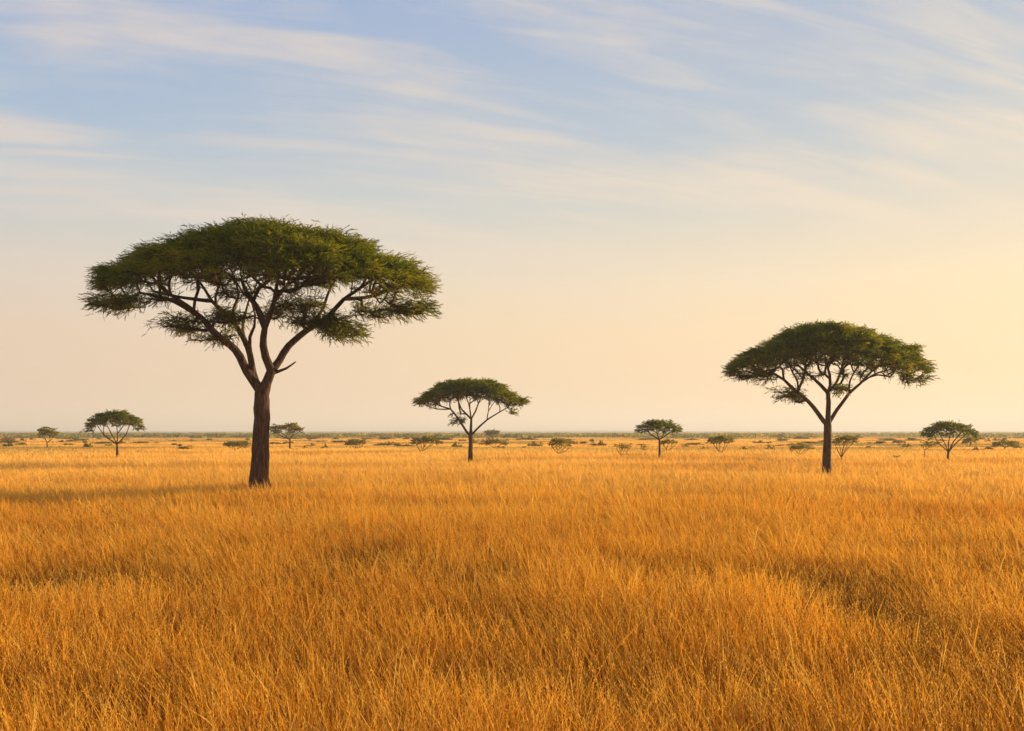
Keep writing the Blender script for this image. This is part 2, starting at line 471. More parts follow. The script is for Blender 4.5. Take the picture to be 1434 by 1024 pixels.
def tubes(skel, chains, sides_max=14, minr=0.0, rough=0.0, rg=None):
    Vs = []; Fs = []; off = 0
    for ch, joined in chains:
        P = np.array([skel.p[i] for i in ch]); R = np.array([skel.r[i] for i in ch])
        if joined: R[0] = R[1] if len(R) > 1 else R[0]
        R = np.maximum(R, minr)
        if len(P) < 2: continue
        rm = R.max()
        ns = 3 if rm < 0.02 else 4 if rm < 0.04 else 6 if rm < 0.09 else sides_max
        T = np.gradient(P, axis=0); T /= np.linalg.norm(T, axis=1)[:, None] + 1e-9
        a = np.array([1.0, 0, 0]) if abs(T[0][0]) < 0.8 else np.array([0, 1.0, 0])
        U = []
        u_ = a - T[0] * a.dot(T[0]); u_ /= np.linalg.norm(u_)
        for t_ in T:
            u_ = u_ - t_ * u_.dot(t_); u_ /= np.linalg.norm(u_) + 1e-9; U.append(u_)
        U = np.array(U); W = np.cross(T, U)
        th = np.linspace(0, 2 * math.pi, ns, endpoint=False)
        rr = np.ones((len(P), ns)) * R[:, None]
        if rough and ns == sides_max:
            lob = sum(np.cos(th[None] * k + ph + np.arange(len(P))[:, None] * 0.006 * k) * am for k, ph, am in ((2, .4, .05), (3, 1.7, .05), (5, .3, .035), (7, 2.2, .03), (11, 1.0, .035), (13, 0.2, .02)))
            rr = rr * (1 + 0.8 * rough * lob + rough * 0.1 * (rg.random(rr.shape) - 0.5))
        ring = P[:, None] + (U[:, None] * np.cos(th)[None, :, None] + W[:, None] * np.sin(th)[None, :, None]) * rr[:, :, None]
        m = len(P)
        V = ring.reshape(-1, 3)
        i, j = np.meshgrid(np.arange(m - 1), np.arange(ns), indexing='ij')
        A = off + i * ns + j; B = off + i * ns + (j + 1) % ns
        Fs.append(np.stack([A, B, B + ns, A + ns], -1).reshape(-1, 4))
        tip = P[-1] + T[-1] * R[-1] * 0.8
        Vs.append(V); Vs.append(tip[None]); k = off + m * ns
        jj = np.arange(ns)
        Ft = np.stack([off + (m - 1) * ns + jj, off + (m - 1) * ns + (jj + 1) % ns, np.full(ns, k), np.full(ns, k)], 1)
        Fs.append(Ft); off += m * ns + 1
    V = np.vstack(Vs); Fq = np.vstack(Fs)
    deg = Fq[:, 2] == Fq[:, 3]
    return V, [Fq[~deg], Fq[deg][:, :3]]

DK = np.array([0.036, 0.060, 0.008]); MD = np.array([0.092, 0.115, 0.014]); LT = np.array([0.20, 0.19, 0.024])
def leaves(pads, rg, per_m2, ln, wd, centre, Rx, palette=(DK, MD, LT), fringe=1.0, tw=0.75):
    """narrow feathery leaves set along short twigs that spread through flat pads; pads: (pos, radius, thickness, rimness, density)"""
    K = 6
    Ps = []; Ds = []; Cs = []; Ls = []
    for (c, r, th, rim, dn) in pads:
        n = int(per_m2 * dn * r * r * math.pi / K)
        if n < 1: continue
        a = rg.uniform(0, 2 * math.pi, n); q = np.sqrt(rg.random(n)) * r * rg.uniform(0.75, 1.2, n)
        q = q * (0.8 + 0.35 * np.sin(a * 3 + rg.uniform(0, 6)) * rg.random())
        zz = rg.normal(0, 0.5, n) * th
        loc = np.stack([np.cos(a) * q, np.sin(a) * q, zz - 0.18 * (q / r) ** 2 * th], 1)
        rd = np.stack([np.cos(a), np.sin(a), np.zeros(n)], 1)
        o = c - centre; o[2] = 0; o = o / (Rx + 1e-6)
        dr = rd * 0.8 + o[None] * 1.2 + rg.normal(0, 0.33, (n, 3))
        dr[:, 2] += 0.50 * np.sign(zz) * rg.random(n) - 0.06
        low = zz < -0.25 * th
        dr[low, 2] -= rg.uniform(0.1, 0.7, low.sum()) * fringe
        dr /= np.linalg.norm(dr, axis=1)[:, None]
        tl = tw * ln * rg.uniform(0.8, 2.0, n)                    # twig length
        tt = np.linspace(-0.5, 0.5, K)[None, :] + rg.normal(0, .06, (n, K))
        pos = (c + loc)[:, None, :] + dr[:, None, :] * (tt * tl[:, None])[:, :, None]
        dl = dr[:, None, :] + rg.normal(0, 0.30, (n, K, 3)); dl[:, :, 2] -= 0.06
        dl /= np.linalg.norm(dl, axis=2)[:, :, None]
        Ps.append(pos.reshape(-1, 3)); Ds.append(dl.reshape(-1, 3))
        tone = rg.uniform(-0.3, 0.3)
        Cs.append(np.clip(np.repeat(rg.random(n) * 0.6, K) + rg.random(n * K) * 0.25 + 0.08 + tone, 0, 1))
        Ls.append(rg.uniform(0.5, 1.15, n * K))
    P = np.vstack(Ps); D = np.vstack(Ds); f = np.concatenate(Cs)[:, None]; l = np.concatenate(Ls)[:, None] * ln
    n = len(P)
    s = rg.normal(0, 1, (n, 3)); s -= D * (s * D).sum(1)[:, None]; s /= np.linalg.norm(s, axis=1)[:, None]
    w = wd * rg.uniform(0.6, 1.3, (n, 1))
    V = np.stack([P - D * l * 0.5, P - s * w * 0.5 + D * l * 0.05, P + D * l * 0.5, P + s * w * 0.5 + D * l * 0.05], 1).reshape(-1, 3)
    Fq = np.arange(n * 4).reshape(-1, 4)
    d_, m_, l_ = palette
    c = np.where(f < 0.5, d_ + (m_ - d_) * f * 2, m_ + (l_ - m_) * (f - 0.5) * 2)
    return V, Fq, np.repeat(c, 4, 0)

def tree(name, label, cat, group, base, top, bot, limbs, seed, d=None, depth=0.78, spacing=0.6, lower=1.0, leaf=None,
         dens=330, low_pads=(), tw=0.75, sparse=1.0, palette=(DK, MD, LT), r0=0.010, rim=True, dead=None):
    """a tree whose limbs and crown outline are given in photo pixels at its own distance"""
    rg = np.random.default_rng(seed)
    bx, by = base
    d = d or dist_of(by)
    s = d / F
    root_xyz = np.array(PX(bx, by, d)); gz = float(ground_z(root_xyz[0], d)) - 0.08
    C = np.array([root_xyz[0], d, 0.0])
    def W(x, y, dy=0.0):                        # keeps the pixel when dy moves it off the tree's plane
        k = (d + dy) / d
        X, _, Z = PX(x, y, d)
        return np.array([X * k, d + dy, EYE + (Z - EYE) * k])
    topx = np.array([p[0] for p in top], float); topy = np.array([p[1] for p in top], float)
    botx = np.array([p[0] for p in bot], float); boty = np.array([p[1] for p in bot], float)
    x0, x1 = topx[0], topx[-1]
    xm = (x0 + x1) / 2; Rpx = (x1 - x0) / 2; R = Rpx * s
    rim_y = 0.5 * (max(topy[0], topy[-1]) + max(boty[0], boty[-1]))
    centre = np.array([PX(xm, 0, d)[0], d, 0.0])
    # --- pads
    pads = []; tries = 0; pts = []
    spacing_m = spacing
    def ok(p, dist):
        for q in pts:
            if abs(q[0] - p[0]) < dist and abs(q[1] - p[1]) < dist and (q[0] - p[0]) ** 2 + (q[1] - p[1]) ** 2 < dist * dist and abs(q[2] - p[2]) < dist * 0.45: return False
        return True
    want = int(2.4 * math.pi * R * R * depth / spacing_m ** 2)
    while tries < want * 12 and len(pads) < want:
        tries += 1
        a = rg.uniform(0, 2 * math.pi); q = math.sqrt(rg.random())
        ux = q * math.cos(a); uy = q * math.sin(a)
        xp = xm + ux * (Rpx - 0.50 * spacing_m / s)
        ty = np.interp(xp, topx, topy); byy = np.interp(xp, botx, boty)
        ty = ty + (byy - ty) * 0.10 * float(fbm(np.array(xp / (Rpx * 0.16) + seed), np.array(uy * 4.0 + seed), 2)) * (0.4 + abs(ux))
        chord = math.sqrt(max(1e-4, 1 - ux * ux)); sv = abs(uy) / chord
        sv = min(sv, 1.0)
        fall = math.sqrt(max(0.0, 1 - sv * sv))
        tyy = rim_y + (ty - rim_y) * (0.25 + 0.75 * fall) if ty < rim_y else ty
        bb = min(byy, rim_y + 10) ; bb = tyy + (byy - tyy) * (0.45 + 0.55 * fall)
        tt = rg.random() ** (1.5 / max(lower, .1))
        hh = 0.30 * spacing_m / s
        yp = tyy + hh + (max(bb - hh, tyy + hh) - tyy - hh) * tt
        p = W(xp, yp, uy * R * depth)
        if not ok(p, spacing_m * (0.8 + 0.5 * tt)): continue
        pts.append(p)
        rr = spacing_m * rg.uniform(0.62, 1.05) * (0.8 if q > 0.85 else 1.0)
        pads.append((p, rr * (1.0 - 0.2 * tt), spacing_m * rg.uniform(0.24, 0.4), q, float(1.0 - 0.70 * sstep(0.25, 0.85, tt) - 0.0 * q)))
    nmain = len(pads)
    for (lx, ly, lrx, lry, nn) in low_pads:     # sparse lower sprays
        for k in range(nn):
            a = rg.uniform(0, 6.28); q = math.sqrt(rg.random())
            p = W(lx + lrx * q * math.cos(a), ly + lry * q * math.sin(a), rg.normal(0, lrx * s * 0.6))
            pads.append((p, spacing_m * rg.uniform(0.5, 0.95), spacing_m * 0.42, 0.8, 1.0))
    # --- skeleton
    sk = Skel(); step = max(0.12, 10 * s)
    ends = {}
    for li, (start, pts_, r_a, r_b, dys) in enumerate(limbs):
        if start is None:
            poly = [np.append([root_xyz[0] , d, gz], [0])] + [np.append(W(x, y, dy), [0]) for (x, y), dy in zip(pts_, dys)]
            par = -1
        else:
            w0 = W(*pts_[0], dys[0])
            cand = [i for i in range(len(sk.p)) if sk.man[i]]
            par = min(cand, key=lambda i: np.linalg.norm(sk.p[i] - w0))
            poly = [np.append(sk.p[par], [0])] + [np.append(W(x, y, dy), [0]) for (x, y), dy in list(zip(pts_, dys))[1:]]
        rs = resample(poly, step)
        nseg = len(rs)
        for k, q in enumerate(rs):
            if par >= 0 and k == 0: continue
            t = k / max(1, nseg - 1)
            r = (r_a + (r_b - r_a) * t) * s
            if start is None:
                hgt = q[2] - gz
                r *= 1 + 0.15 * math.exp(-hgt / (r_a * s * 4.0)) + 0.35 * math.exp(-max(0, hgt - 0.45) / (r_a * s * 0.8)) * (d < 60)
            jit = rg.normal(0, 0.05, 3) * r if 0 < k < nseg - 1 else 0
            par = sk.add(q[:3] + jit, par, r, True)
    man_n = len(sk.p)
    forkz = min(sk.p[i][2] for i in range(man_n)) + 0.42 * (max(sk.p[i][2] for i in range(man_n)) - gz)
    order = sorted(range(len(pads)), key=lambda i: min(np.linalg.norm(pads[i][0] - sk.p[j]) for j in range(0, man_n, 2)))
    usable = [i for i in range(man_n) if sk.p[i][2] > forkz]
    NP = [sk.p[i] for i in usable]; NI = list(usable)
    for oi in order:
        t = pads[oi][0] - np.array([0, 0, pads[oi][2] * 0.3])
        A = np.array(NP); dv = t - A; dist = np.linalg.norm(dv, axis=1)
        up = dv[:, 2] / (dist + 1e-6)
        # outwards-going branches only
        rad_in = np.linalg.norm(A[:, :2] - C[:2], axis=1) - np.linalg.norm(t[:2] - C[:2])
        cost = dist * (1 + 0.9 * np.clip(-up + 0.05, 0, 1)) + 0.8 * np.clip(rad_in, 0, None)
        bi = int(np.argmin(cost)); pi = NI[bi]; a0 = sk.p[pi]
        pp = sk.par[pi]; dir0 = (a0 - sk.p[pp]) if pp >= 0 else np.array([0, 0, 1.0])
        dir0 = dir0 / (np.linalg.norm(dir0) + 1e-9)
        D_ = np.linalg.norm(t - a0)
        outw = t - a0; outw = outw / (np.linalg.norm(outw) + 1e-9)
        cpt = a0 + (dir0 * 0.5 + outw * 0.5 + np.array([0, 0, 0.12])) * D_ * 0.5
        ns_ = max(2, int(D_ / (step * 1.6)))
        par = pi
        for k in range(1, ns_ + 1):
            u_ = k / ns_
            q = (1 - u_) ** 2 * a0 + 2 * u_ * (1 - u_) * cpt + u_ * u_ * t
            if k < ns_: q = q + rg.normal(0, 0.05, 3) * min(D_, 1.0)
            par = sk.add(q, par)
            NP.append(sk.p[par]); NI.append(par)
        # twigs fanning out inside the pad
        for k in range(5):
            a = rg.uniform(0, 6.28); rr = pads[oi][1] * rg.uniform(0.5, 0.95)
            q1 = t + np.array([math.cos(a) * rr * .5, math.sin(a) * rr * .5, 0.05 * rr]); q2 = t + np.array([math.cos(a + .3) * rr, math.sin(a + .3) * rr, rr * rg.uniform(-.15, .25)])
            i1 = sk.add(q1, par); sk.add(q2, i1)
    sk.finish(r0)
    ch = sk.chains()
    root = empty(name, (root_xyz[0], d, gz + 0.08)); base_v = np.array([root_xyz[0], d, gz + 0.08])
    tag(root, label, cat, group)
    main = []; thin = []
    for c_, j in ch:
        nman = sum(sk.man[i] for i in c_)
        if c_ and sk.man[c_[-1] if not j else c_[1] if len(c_) > 1 else c_[0]]: pass
        # split where a traced limb turns into grown branches
        k = 0
        while k < len(c_) and (sk.man[c_[k]]): k += 1
        if k >= 2 and (not j or k > 2 or (len(c_) > 1 and sk.man[c_[1]])):
            main.append((c_[:k], j))
            if k < len(c_): thin.append((c_[k - 1:], True))
        else: thin.append((c_, j))
    V, Fc = tubes(sk, main, 36 if d < 35 else 16, minr=0.3 * s, rough=1.0, rg=rg)
    tr = mesh_obj('trunk', V - base_v, Fc, mat_bark, root, smooth=True)
    if thin:
        V, Fc = tubes(sk, thin, 8, minr=0.20 * s, rg=rg)
        mesh_obj('branches', V - base_v, Fc, mat_bark, root, smooth=True)
    if dead:
        dsk = Skel(); par = -1
        for k, (x, y) in enumerate(dead): par = dsk.add(W(x, y, 0), par, s * (2.6 - 2.0 * k / len(dead)), True)
        dsk.finish(0.01); V, Fc = tubes(dsk, dsk.chains(), 8, rg=rg)
        mesh_obj('dead_branch', V - base_v, Fc, mat_bark, tr, smooth=True)
    lf = leaf or (0.24, 0.030)
    V1, F1, C1 = leaves(pads[:nmain], rg, dens, lf[0], lf[1], centre, R, palette, tw=tw)
    if len(pads) > nmain:
        V2, F2, C2 = leaves(pads[nmain:], rg, dens * 0.42 * sparse, lf[0], lf[1], centre, R, palette, 1.3, tw=tw)
        F2 = F2 + len(V1); V1 = np.vstack([V1, V2]); F1 = np.vstack([F1, F2]); C1 = np.vstack([C1, C2])
    mesh_obj('crown', V1 - base_v, F1, mat_leaf, root, col=C1)
    print(name, 'd', round(d, 1), 'pads', len(pads), 'leaves', len(F1))
    return root

# --- the big tree on the left
tree('umbrella_acacia', 'largest flat-topped acacia, thick dark trunk forked in two, left of the plain', 'tree', 'umbrella acacias',
     (364.5, 688),
     [(118, 391), (130, 376), (145, 366), (175, 357), (200, 350), (203, 338), (239, 325), (285, 314), (317, 307), (345, 303), (362, 302), (395, 304), (428, 312), (461, 316), (494, 324), (531, 341), (560, 350), (580, 357), (592, 374), (605, 388), (615, 402)],
     [(118, 408), (141, 412), (170, 412), (198, 412), (230, 410), (280, 410), (330, 408), (380, 410), (430, 408), (470, 412), (510, 420), (551, 432), (584, 424), (606, 418), (615, 410)],
     [
      (None, [(364, 660), (365.5, 630), (366, 600), (367, 572), (367, 552)], 11.2, 9.0, [0, 0, 0, 0, 0]),
      (1, [(365, 552), (357, 536), (346, 520), (330, 490), (305, 470), (281, 444), (262, 432), (243, 422), (222, 416), (196, 410)], 5.6, 1.4, [0, 0, -.1, -.2, -.3, -.2, 0, .2, .4, .5]),
      (1, [(362, 545), (355, 524), (347, 486), (324, 446), (309, 433), (297, 422), (286, 404), (272, 385)], 4.5, 1.4, [0, .1, .4, .9, 1.2, 1.5, 1.8, 2.1]),
      (1, [(297, 425), (270, 419), (240, 414), (215, 408)], 3.0, 1.4, [1.5, 1.6, 1.7, 1.8]),
      (1, [(281, 444), (262, 428), (238, 412), (222, 396)], 3.2, 1.6, [-.2, -.6, -1.0, -1.4]),
      (1, [(322, 446), (329, 428), (334, 413), (331, 396)], 2.6, 1.4, [.9, .7, .4, .2]),
      (1, [(354, 520), (351, 495), (350, 472), (356, 458), (357, 440)], 3.2, 1.2, [.1, -.5, -.9, -1.3, -1.6]),
      (1, [(368, 552), (374, 535), (380, 520), (372, 500), (369, 484), (371, 460), (380, 436), (386, 410), (390, 385)], 6.2, 1.7, [0, 0, -.1, -.2, -.3, -.3, -.5, -.8, -1.2]),
      (1, [(371, 460), (363, 437), (354, 422), (346, 410), (338, 392)], 4.2, 1.8, [-.3, -.2, .1, .4, .8]),
      (1, [(384, 424), (398, 404), (415, 390), (430, 372)], 2.8, 1.4, [-.6, -.2, .3, .8]),
      (1, [(381, 522), (392, 505), (404, 485), (428, 464), (445, 453), (461, 442), (482, 419), (504, 404), (525, 390)], 5.0, 1.5, [0, .1, .2, .3, .3, .2, 0, -.3, -.7]),
      (1, [(478, 422), (500, 418), (525, 414), (552, 404), (575, 396)], 2.8, 1.2, [0, .3, .7, 1.0, 1.2]),
      (1, [(440, 456), (452, 432), (460, 410), (470, 390)], 2.8, 1.3, [.3, .9, 1.5, 2.1]),
      (1, [(347, 486), (340, 462), (344, 438), (352, 408)], 2.6, 1.2, [.4, 1.3, 2.0, 2.6]),
     ], 11, spacing=0.58, lower=1.5, leaf=(0.22, 0.019), dens=800,
     low_pads=[(262, 453, 34, 11, 15), (318, 446, 26, 9, 12), (300, 468, 30, 8, 5), (415, 424, 28, 12, 13), (425, 448, 20, 8, 6), (470, 455, 36, 14, 19), (488, 468, 20, 9, 6), (160, 424, 34, 8, 16), (205, 418, 25, 6, 6), (575, 430, 28, 9, 12), (380, 436, 18, 10, 5), (530, 435, 30, 9, 12), (430, 400, 40, 10, 10), (330, 410, 40, 8, 6)],
     dead=[(385, 522), (393, 519), (401, 516), (407, 512), (414, 507)])

# --- the second tree on the right
tree('umbrella_acacia', 'second largest acacia, arched crown on a slim trunk, right of the plain', 'tree', 'umbrella acacias',
     (1158.5, 663),
     [(1010, 520), (1024, 503), (1046, 486), (1076, 478), (1082, 467), (1105, 455), (1132, 449), (1160, 447), (1185, 448), (1208, 454), (1232, 464), (1256, 473), (1273, 474), (1288, 486), (1296, 502), (1309, 521)],
     [(1010, 526), (1030, 531), (1055, 530), (1080, 525), (1115, 519), (1146, 517), (1183, 515), (1208, 519), (1232, 527), (1256, 534), (1288, 538), (1300, 532), (1309, 524)],
     [
      (None, [(1158, 640), (1158.5, 620), (1159, 596)], 5.6, 4.6, [0, 0, 0]),
      (1, [(1158, 597), (1153, 590), (1146, 580), (1132, 562), (1117, 550), (1107, 541), (1098, 532), (1083, 523), (1061, 524), (1045, 520)], 3.1, 1.0, [0, 0, 0, -.2, -.4, -.3, 0, .3, .6, .8]),
      (1, [(1117, 550), (1117, 535), (1110, 522), (1104, 508)], 1.4, 0.8, [-.4, -1.0, -1.5, -2.0]),
      (1, [(1159, 596), (1160, 576), (1159, 550), (1150, 540), (1140, 531), (1127, 520), (1114, 508)], 3.6, 1.0, [0, 0, 0, .4, .8, 1.2, 1.6]),
      (1, [(1159, 552), (1163, 540), (1162, 525), (1157, 508), (1155, 496)], 2.3, 0.9, [0, -.2, -.5, -1.0, -1.4]),
      (1, [(1160, 552), (1170, 538), (1176, 525), (1181, 512), (1192, 500)], 2.0, 0.9, [0, .4, .9, 1.4, 1.9]),
      (1, [(1160, 594), (1165, 586), (1172, 574), (1181, 562), (1189, 551), (1205, 537), (1220, 521), (1235, 510)], 2.7, 1.0, [0, .1, .2, .2, .1, -.1, -.4, -.8]),
      (1, [(1206, 536), (1225, 524), (1245, 518), (1262, 514)], 1.4, 0.8, [-.1, .4, .9, 1.3]),
      (1, [(1188, 552), (1190, 535), (1196, 522), (1205, 508)], 1.4, 0.8, [.1, -.6, -1.2, -1.7]),
     ], 23, spacing=0.48, lower=1.7, leaf=(0.22, 0.025), dens=680,
     low_pads=[(1060, 527, 26, 5, 8), (1200, 522, 24, 6, 7), (1135, 524, 22, 6, 5), (1100, 552, 18, 7, 12), (1124, 558, 10, 6, 4), (1176, 547, 10, 6, 6), (1045, 524, 24, 4, 6), (1278, 530, 20, 5, 7)])

# --- middle tree
tree('umbrella_acacia', 'mid-sized flat-topped acacia standing alone at the middle of the plain', 'tree', 'umbrella acacias',
     (658.5, 646),
     [(578, 562), (590, 553), (606, 542), (617, 533), (629, 530), (648, 528), (668, 531), (682, 528.5), (703, 534), (711, 545), (726, 553), (738, 555), (743, 563)],
     [(578, 566), (583, 571), (606, 571), (629, 565), (648, 561), (675, 561), (698, 568), (713, 573), (729, 574), (738, 569), (743, 566)],
     [
      (None, [(658.5, 635), (659, 622), (659, 611)], 3.0, 2.5, [0, 0, 0]),
      (1, [(659, 613), (653, 604), (643, 588), (637, 580), (631, 573), (618, 569), (606, 564)], 1.7, .7, [0, 0, -.2, -.3, -.5, -.3, 0]),
      (1, [(631, 573), (612, 573), (596, 568)], .9, .5, [-.5, .2, .8]),
      (1, [(659, 611), (659.5, 600), (660, 587), (653, 580), (646, 573), (642, 562)], 1.9, .7, [0, 0, 0, .3, .6, 1.0]),
      (1, [(660, 588), (666, 576), (670, 565), (674, 556)], 1.2, .6, [0, -.5, -1, -1.5]),
      (1, [(660, 588), (658, 574), (658, 562)], 1.1, .6, [0, .8, 1.6]),
      (1, [(659.5, 612), (665, 604), (672, 597), (682, 588), (690, 583), (700, 577), (712, 570)], 1.5, .6, [0, 0, .2, .3, .2, 0, -.4]),
      (1, [(682, 588), (684, 576), (690, 566)], .9, .5, [.3, 1.0, 1.6]),
     ], 31, spacing=0.42, lower=1.8, leaf=(0.26, 0.034), dens=480, tw=0.75,
     low_pads=[(640, 590, 13, 4, 7), (720, 575, 16, 4, 5), (640, 578, 6, 4, 2)])

# --- smaller trees, outlines from the photo
def dome(x0, x1, ty, by, flat=0.5, drop=None, k=9, skew=0.0):
    """top and bottom outlines of an umbrella between two columns"""
    top = []; bot = []
    drop = (by - ty) * 0.55 if drop is None else drop
    for i in range(k):
        t = i / (k - 1); x = x0 + (x1 - x0) * t; q = 2 * t - 1 + skew * (1 - (2 * t - 1) ** 2)
        q = max(-1, min(1, q))
        top.append((x, ty + drop * (1 - (1 - abs(q) ** 2.2) ** flat)))
        bot.append((x, by - (by - ty) * 0.22 * (1 - q * q) + (1.5 if i % 2 else 0)))
    return top, bot
def spread(bx, by, fork, x0, x1, cy, r, n=4, seed=0, multi=False):
    """a short trunk that fans into n limbs; or stems fanning from the ground"""
    rr = random.Random(seed); limbs = []
    d = dist_of(by); w = (x1 - x0) / 2 * d / F
    if not multi:
        limbs.append((None, [(bx + rr.uniform(-.3, .3), (by + fork) / 2), (bx, fork)], r, r * .8, [0, 0]))
    for i in range(n):
        t = (i + 0.5) / n; tx = x0 + (x1 - x0) * (0.12 + 0.76 * t); dy = rr.uniform(-.5, .5) * w
        mx_ = bx + (tx - bx) * 0.5
        st = (bx, fork if not multi else by)
        if multi and i == 0:
            limbs.append((None, [(bx - .5, by - 1), (mx_, (by + cy) / 2 + 1), (tx, cy)], r, r * .4, [0, dy * .5, dy]))
        else:
            limbs.append((1, [st, (mx_ + rr.uniform(-.12, .12) * (x1 - x0) * .5, (st[1] + cy) / 2 + rr.uniform(-1, 2.0)), (tx + rr.uniform(-.1, .1) * (x1 - x0) * .5, cy)], r * .6, r * .3, [0, dy * .5, dy]))
    return limbs
HZ1 = (np.array([0.11, 0.115, 0.035]), np.array([0.165, 0.16, 0.05]), np.array([0.25, 0.225, 0.075]))  # far foliage palette, lightened and greyed to paint distance haze into the leaves
def small(name, label, cat, group, base, x0, x1, ty, by_, fork, r, n, seed, sp, leaf, dens, pal=HZ1, multi=False, lower=1.2, flat=0.5, drop=None, low=(), skew=0.0):
    top, bot = dome(x0, x1, ty, by_, flat, drop, skew=skew)
    cy = by_ - (by_ - ty) * 0.3
    return tree(name, label, cat, group, base, top, bot, spread(base[0], base[1], fork, x0, x1, cy, r, n, seed, multi), seed, spacing=sp, lower=lower,
                leaf=(leaf[0] * 0.9, leaf[1] * 0.85), dens=dens * 1.9, palette=pal, low_pads=low, r0=0.012, depth=0.9, tw=0.35)
P0 = (DK * 1.3, MD * 1.2, LT * 1.1)
G2 = 'small acacias out on the plain'
small('umbrella_acacia', 'small open-branched acacia near the left edge, left of the largest tree', 'tree', 'umbrella acacias', (164, 641), 117, 203, 573, 602, 622, 1.5, 5, 41, .50, (.30, .05), 190, P0, flat=0.8, drop=24, low=[(128, 602, 8, 2, 3), (196, 600, 7, 2, 2)])
small('umbrella_acacia', 'small neat umbrella-shaped acacia between the middle tree and the right tree', 'tree', 'umbrella acacias', (923.5, 642), 888, 957, 586, 607, 616, 1.5, 5, 42, .50, (.30, .05), 200, P0, flat=0.8, drop=18)
small('umbrella_acacia', 'broad low acacia with forked limbs near the right edge of the plain', 'tree', 'umbrella acacias', (1328, 643), 1288, 1374, 589, 612, 633, 1.6, 5, 43, .52, (.30, .05), 190, (DK * 1.6, MD * 1.3, LT * 1.1), skew=0.1, flat=0.8, drop=20)
small('acacia_tree', 'hazy small loose-crowned tree at the far left edge', 'tree', G2, (66, 628), 50, 84, 595, 618, 620, .9, 4, 44, .65, (.45, .09), 75, HZ1, lower=1.6, drop=14)
small('acacia_tree', 'hazy round-topped tree just right of the largest trunk', 'tree', G2, (406, 629), 376, 428, 591, 611, 616, 1.1, 5, 45, .7, (.45, .09), 90, HZ1, lower=1.5)
small('acacia_tree', 'bushy rounded tree on short stems halfway between the middle tree and the small neat acacia', 'tree', G2, (783, 637), 764, 806, 612, 630, 633, .8, 5, 46, .5, (.32, .06), 120, HZ1, multi=True, lower=1.6)
small('acacia_tree', 'small many-stemmed tree left of the small neat umbrella acacia', 'tree', G2, (871, 639), 858, 885, 619, 632, 635, .6, 5, 47, .42, (.3, .055), 110, HZ1, multi=True, lower=1.6)
small('acacia_tree', 'small wide tree with fanned stems behind the left side of the middle acacia', 'tree', G2, (590, 634), 572, 622, 610, 623, 629, .8, 6, 48, .55, (.36, .07), 90, HZ1, multi=True)
small('acacia_tree', 'small flat-topped tree with slanting stems left of the right large acacia', 'tree', G2, (1010, 636), 988, 1030, 609, 622, 632, .8, 5, 49, .5, (.34, .065), 110, HZ1, multi=True, skew=-.1)
small('acacia_tree', 'low spreading tree with several stems, just left of the right large trunk', 'tree', G2, (1121, 638), 1104, 1142, 621, 630, 635, .7, 5, 50, .42, (.3, .055), 110, HZ1, multi=True)
small('acacia_sapling', 'thin sapling beside the low spreading tree left of the right large trunk', 'sapling', None, (1109, 638), 1103, 1115, 622, 631, 632, .4, 3, 51, .3, (.26, .05), 90, HZ1)
small('acacia_tree', 'wide fan-stemmed small tree just right of the right large trunk', 'tree', G2, (1178.5, 642), 1160, 1203, 608, 623, 635, .9, 6, 52, .46, (.3, .055), 120, HZ1, multi=True)
small('acacia_tree', 'thin small tree left of and behind the broad low acacia', 'tree', G2, (1295, 641), 1285, 1318, 615, 626, 630, .6, 4, 53, .42, (.3, .055), 80, HZ1)
small('acacia_tree', 'dome-shaped tree rising above the horizon right of the middle acacia', 'tree', G2, (690, 616.5), 678, 700, 601, 611, 612, .8, 4, 54, .9, (.7, .16), 60, HZ1, lower=1.6)
small('acacia_tree', 'low wide bushy tree left of the largest trunk', 'tree', G2, (330, 631), 311, 353, 617, 626, 629, .7, 6, 55, .55, (.38, .08), 90, HZ1, multi=True)
small('acacia_tree', 'faint bushy tree between the round-topped tree and the middle acacia', 'tree', G2, (501, 629), 483, 517, 613, 625, 627, .7, 5, 56, .6, (.42, .09), 80, HZ1, multi=True, lower=1.6)
small('acacia_tree', 'small leaning tree beside the trunk of the small neat umbrella acacia', 'tree', G2, (935, 633), 923, 952, 614, 625, 628, .7, 4, 57, .5, (.34, .07), 100, HZ1, multi=True, skew=-.2)
small('acacia_tree', 'low bushy tree right of the middle acacia trunk below the dome-shaped tree', 'tree', G2, (693, 628), 676, 712, 614, 624, 626, .6, 5, 58, .55, (.4, .08), 80, HZ1, multi=True)
small('acacia_tree', 'small fading tree at the far right edge of the plain', 'tree', G2, (1407, 630), 1386, 1428, 616, 626, 627, .7, 5, 59, .55, (.4, .08), 80, HZ1)
small('acacia_tree', 'pale rounded bushy tree behind the right side of the broad low acacia', 'tree', G2, (1357, 627), 1344, 1372, 611, 624, 625, .6, 5, 60, .6, (.45, .09), 80, HZ1, multi=True, lower=1.6)
small('acacia_tree', 'tiny upright bushy tree between the many-stemmed tree and the small neat acacia', 'tree', G2, (900, 632), 895, 906, 623, 631, 630.5, .4, 3, 61, .35, (.3, .06), 110, HZ1, multi=True, lower=1.6)

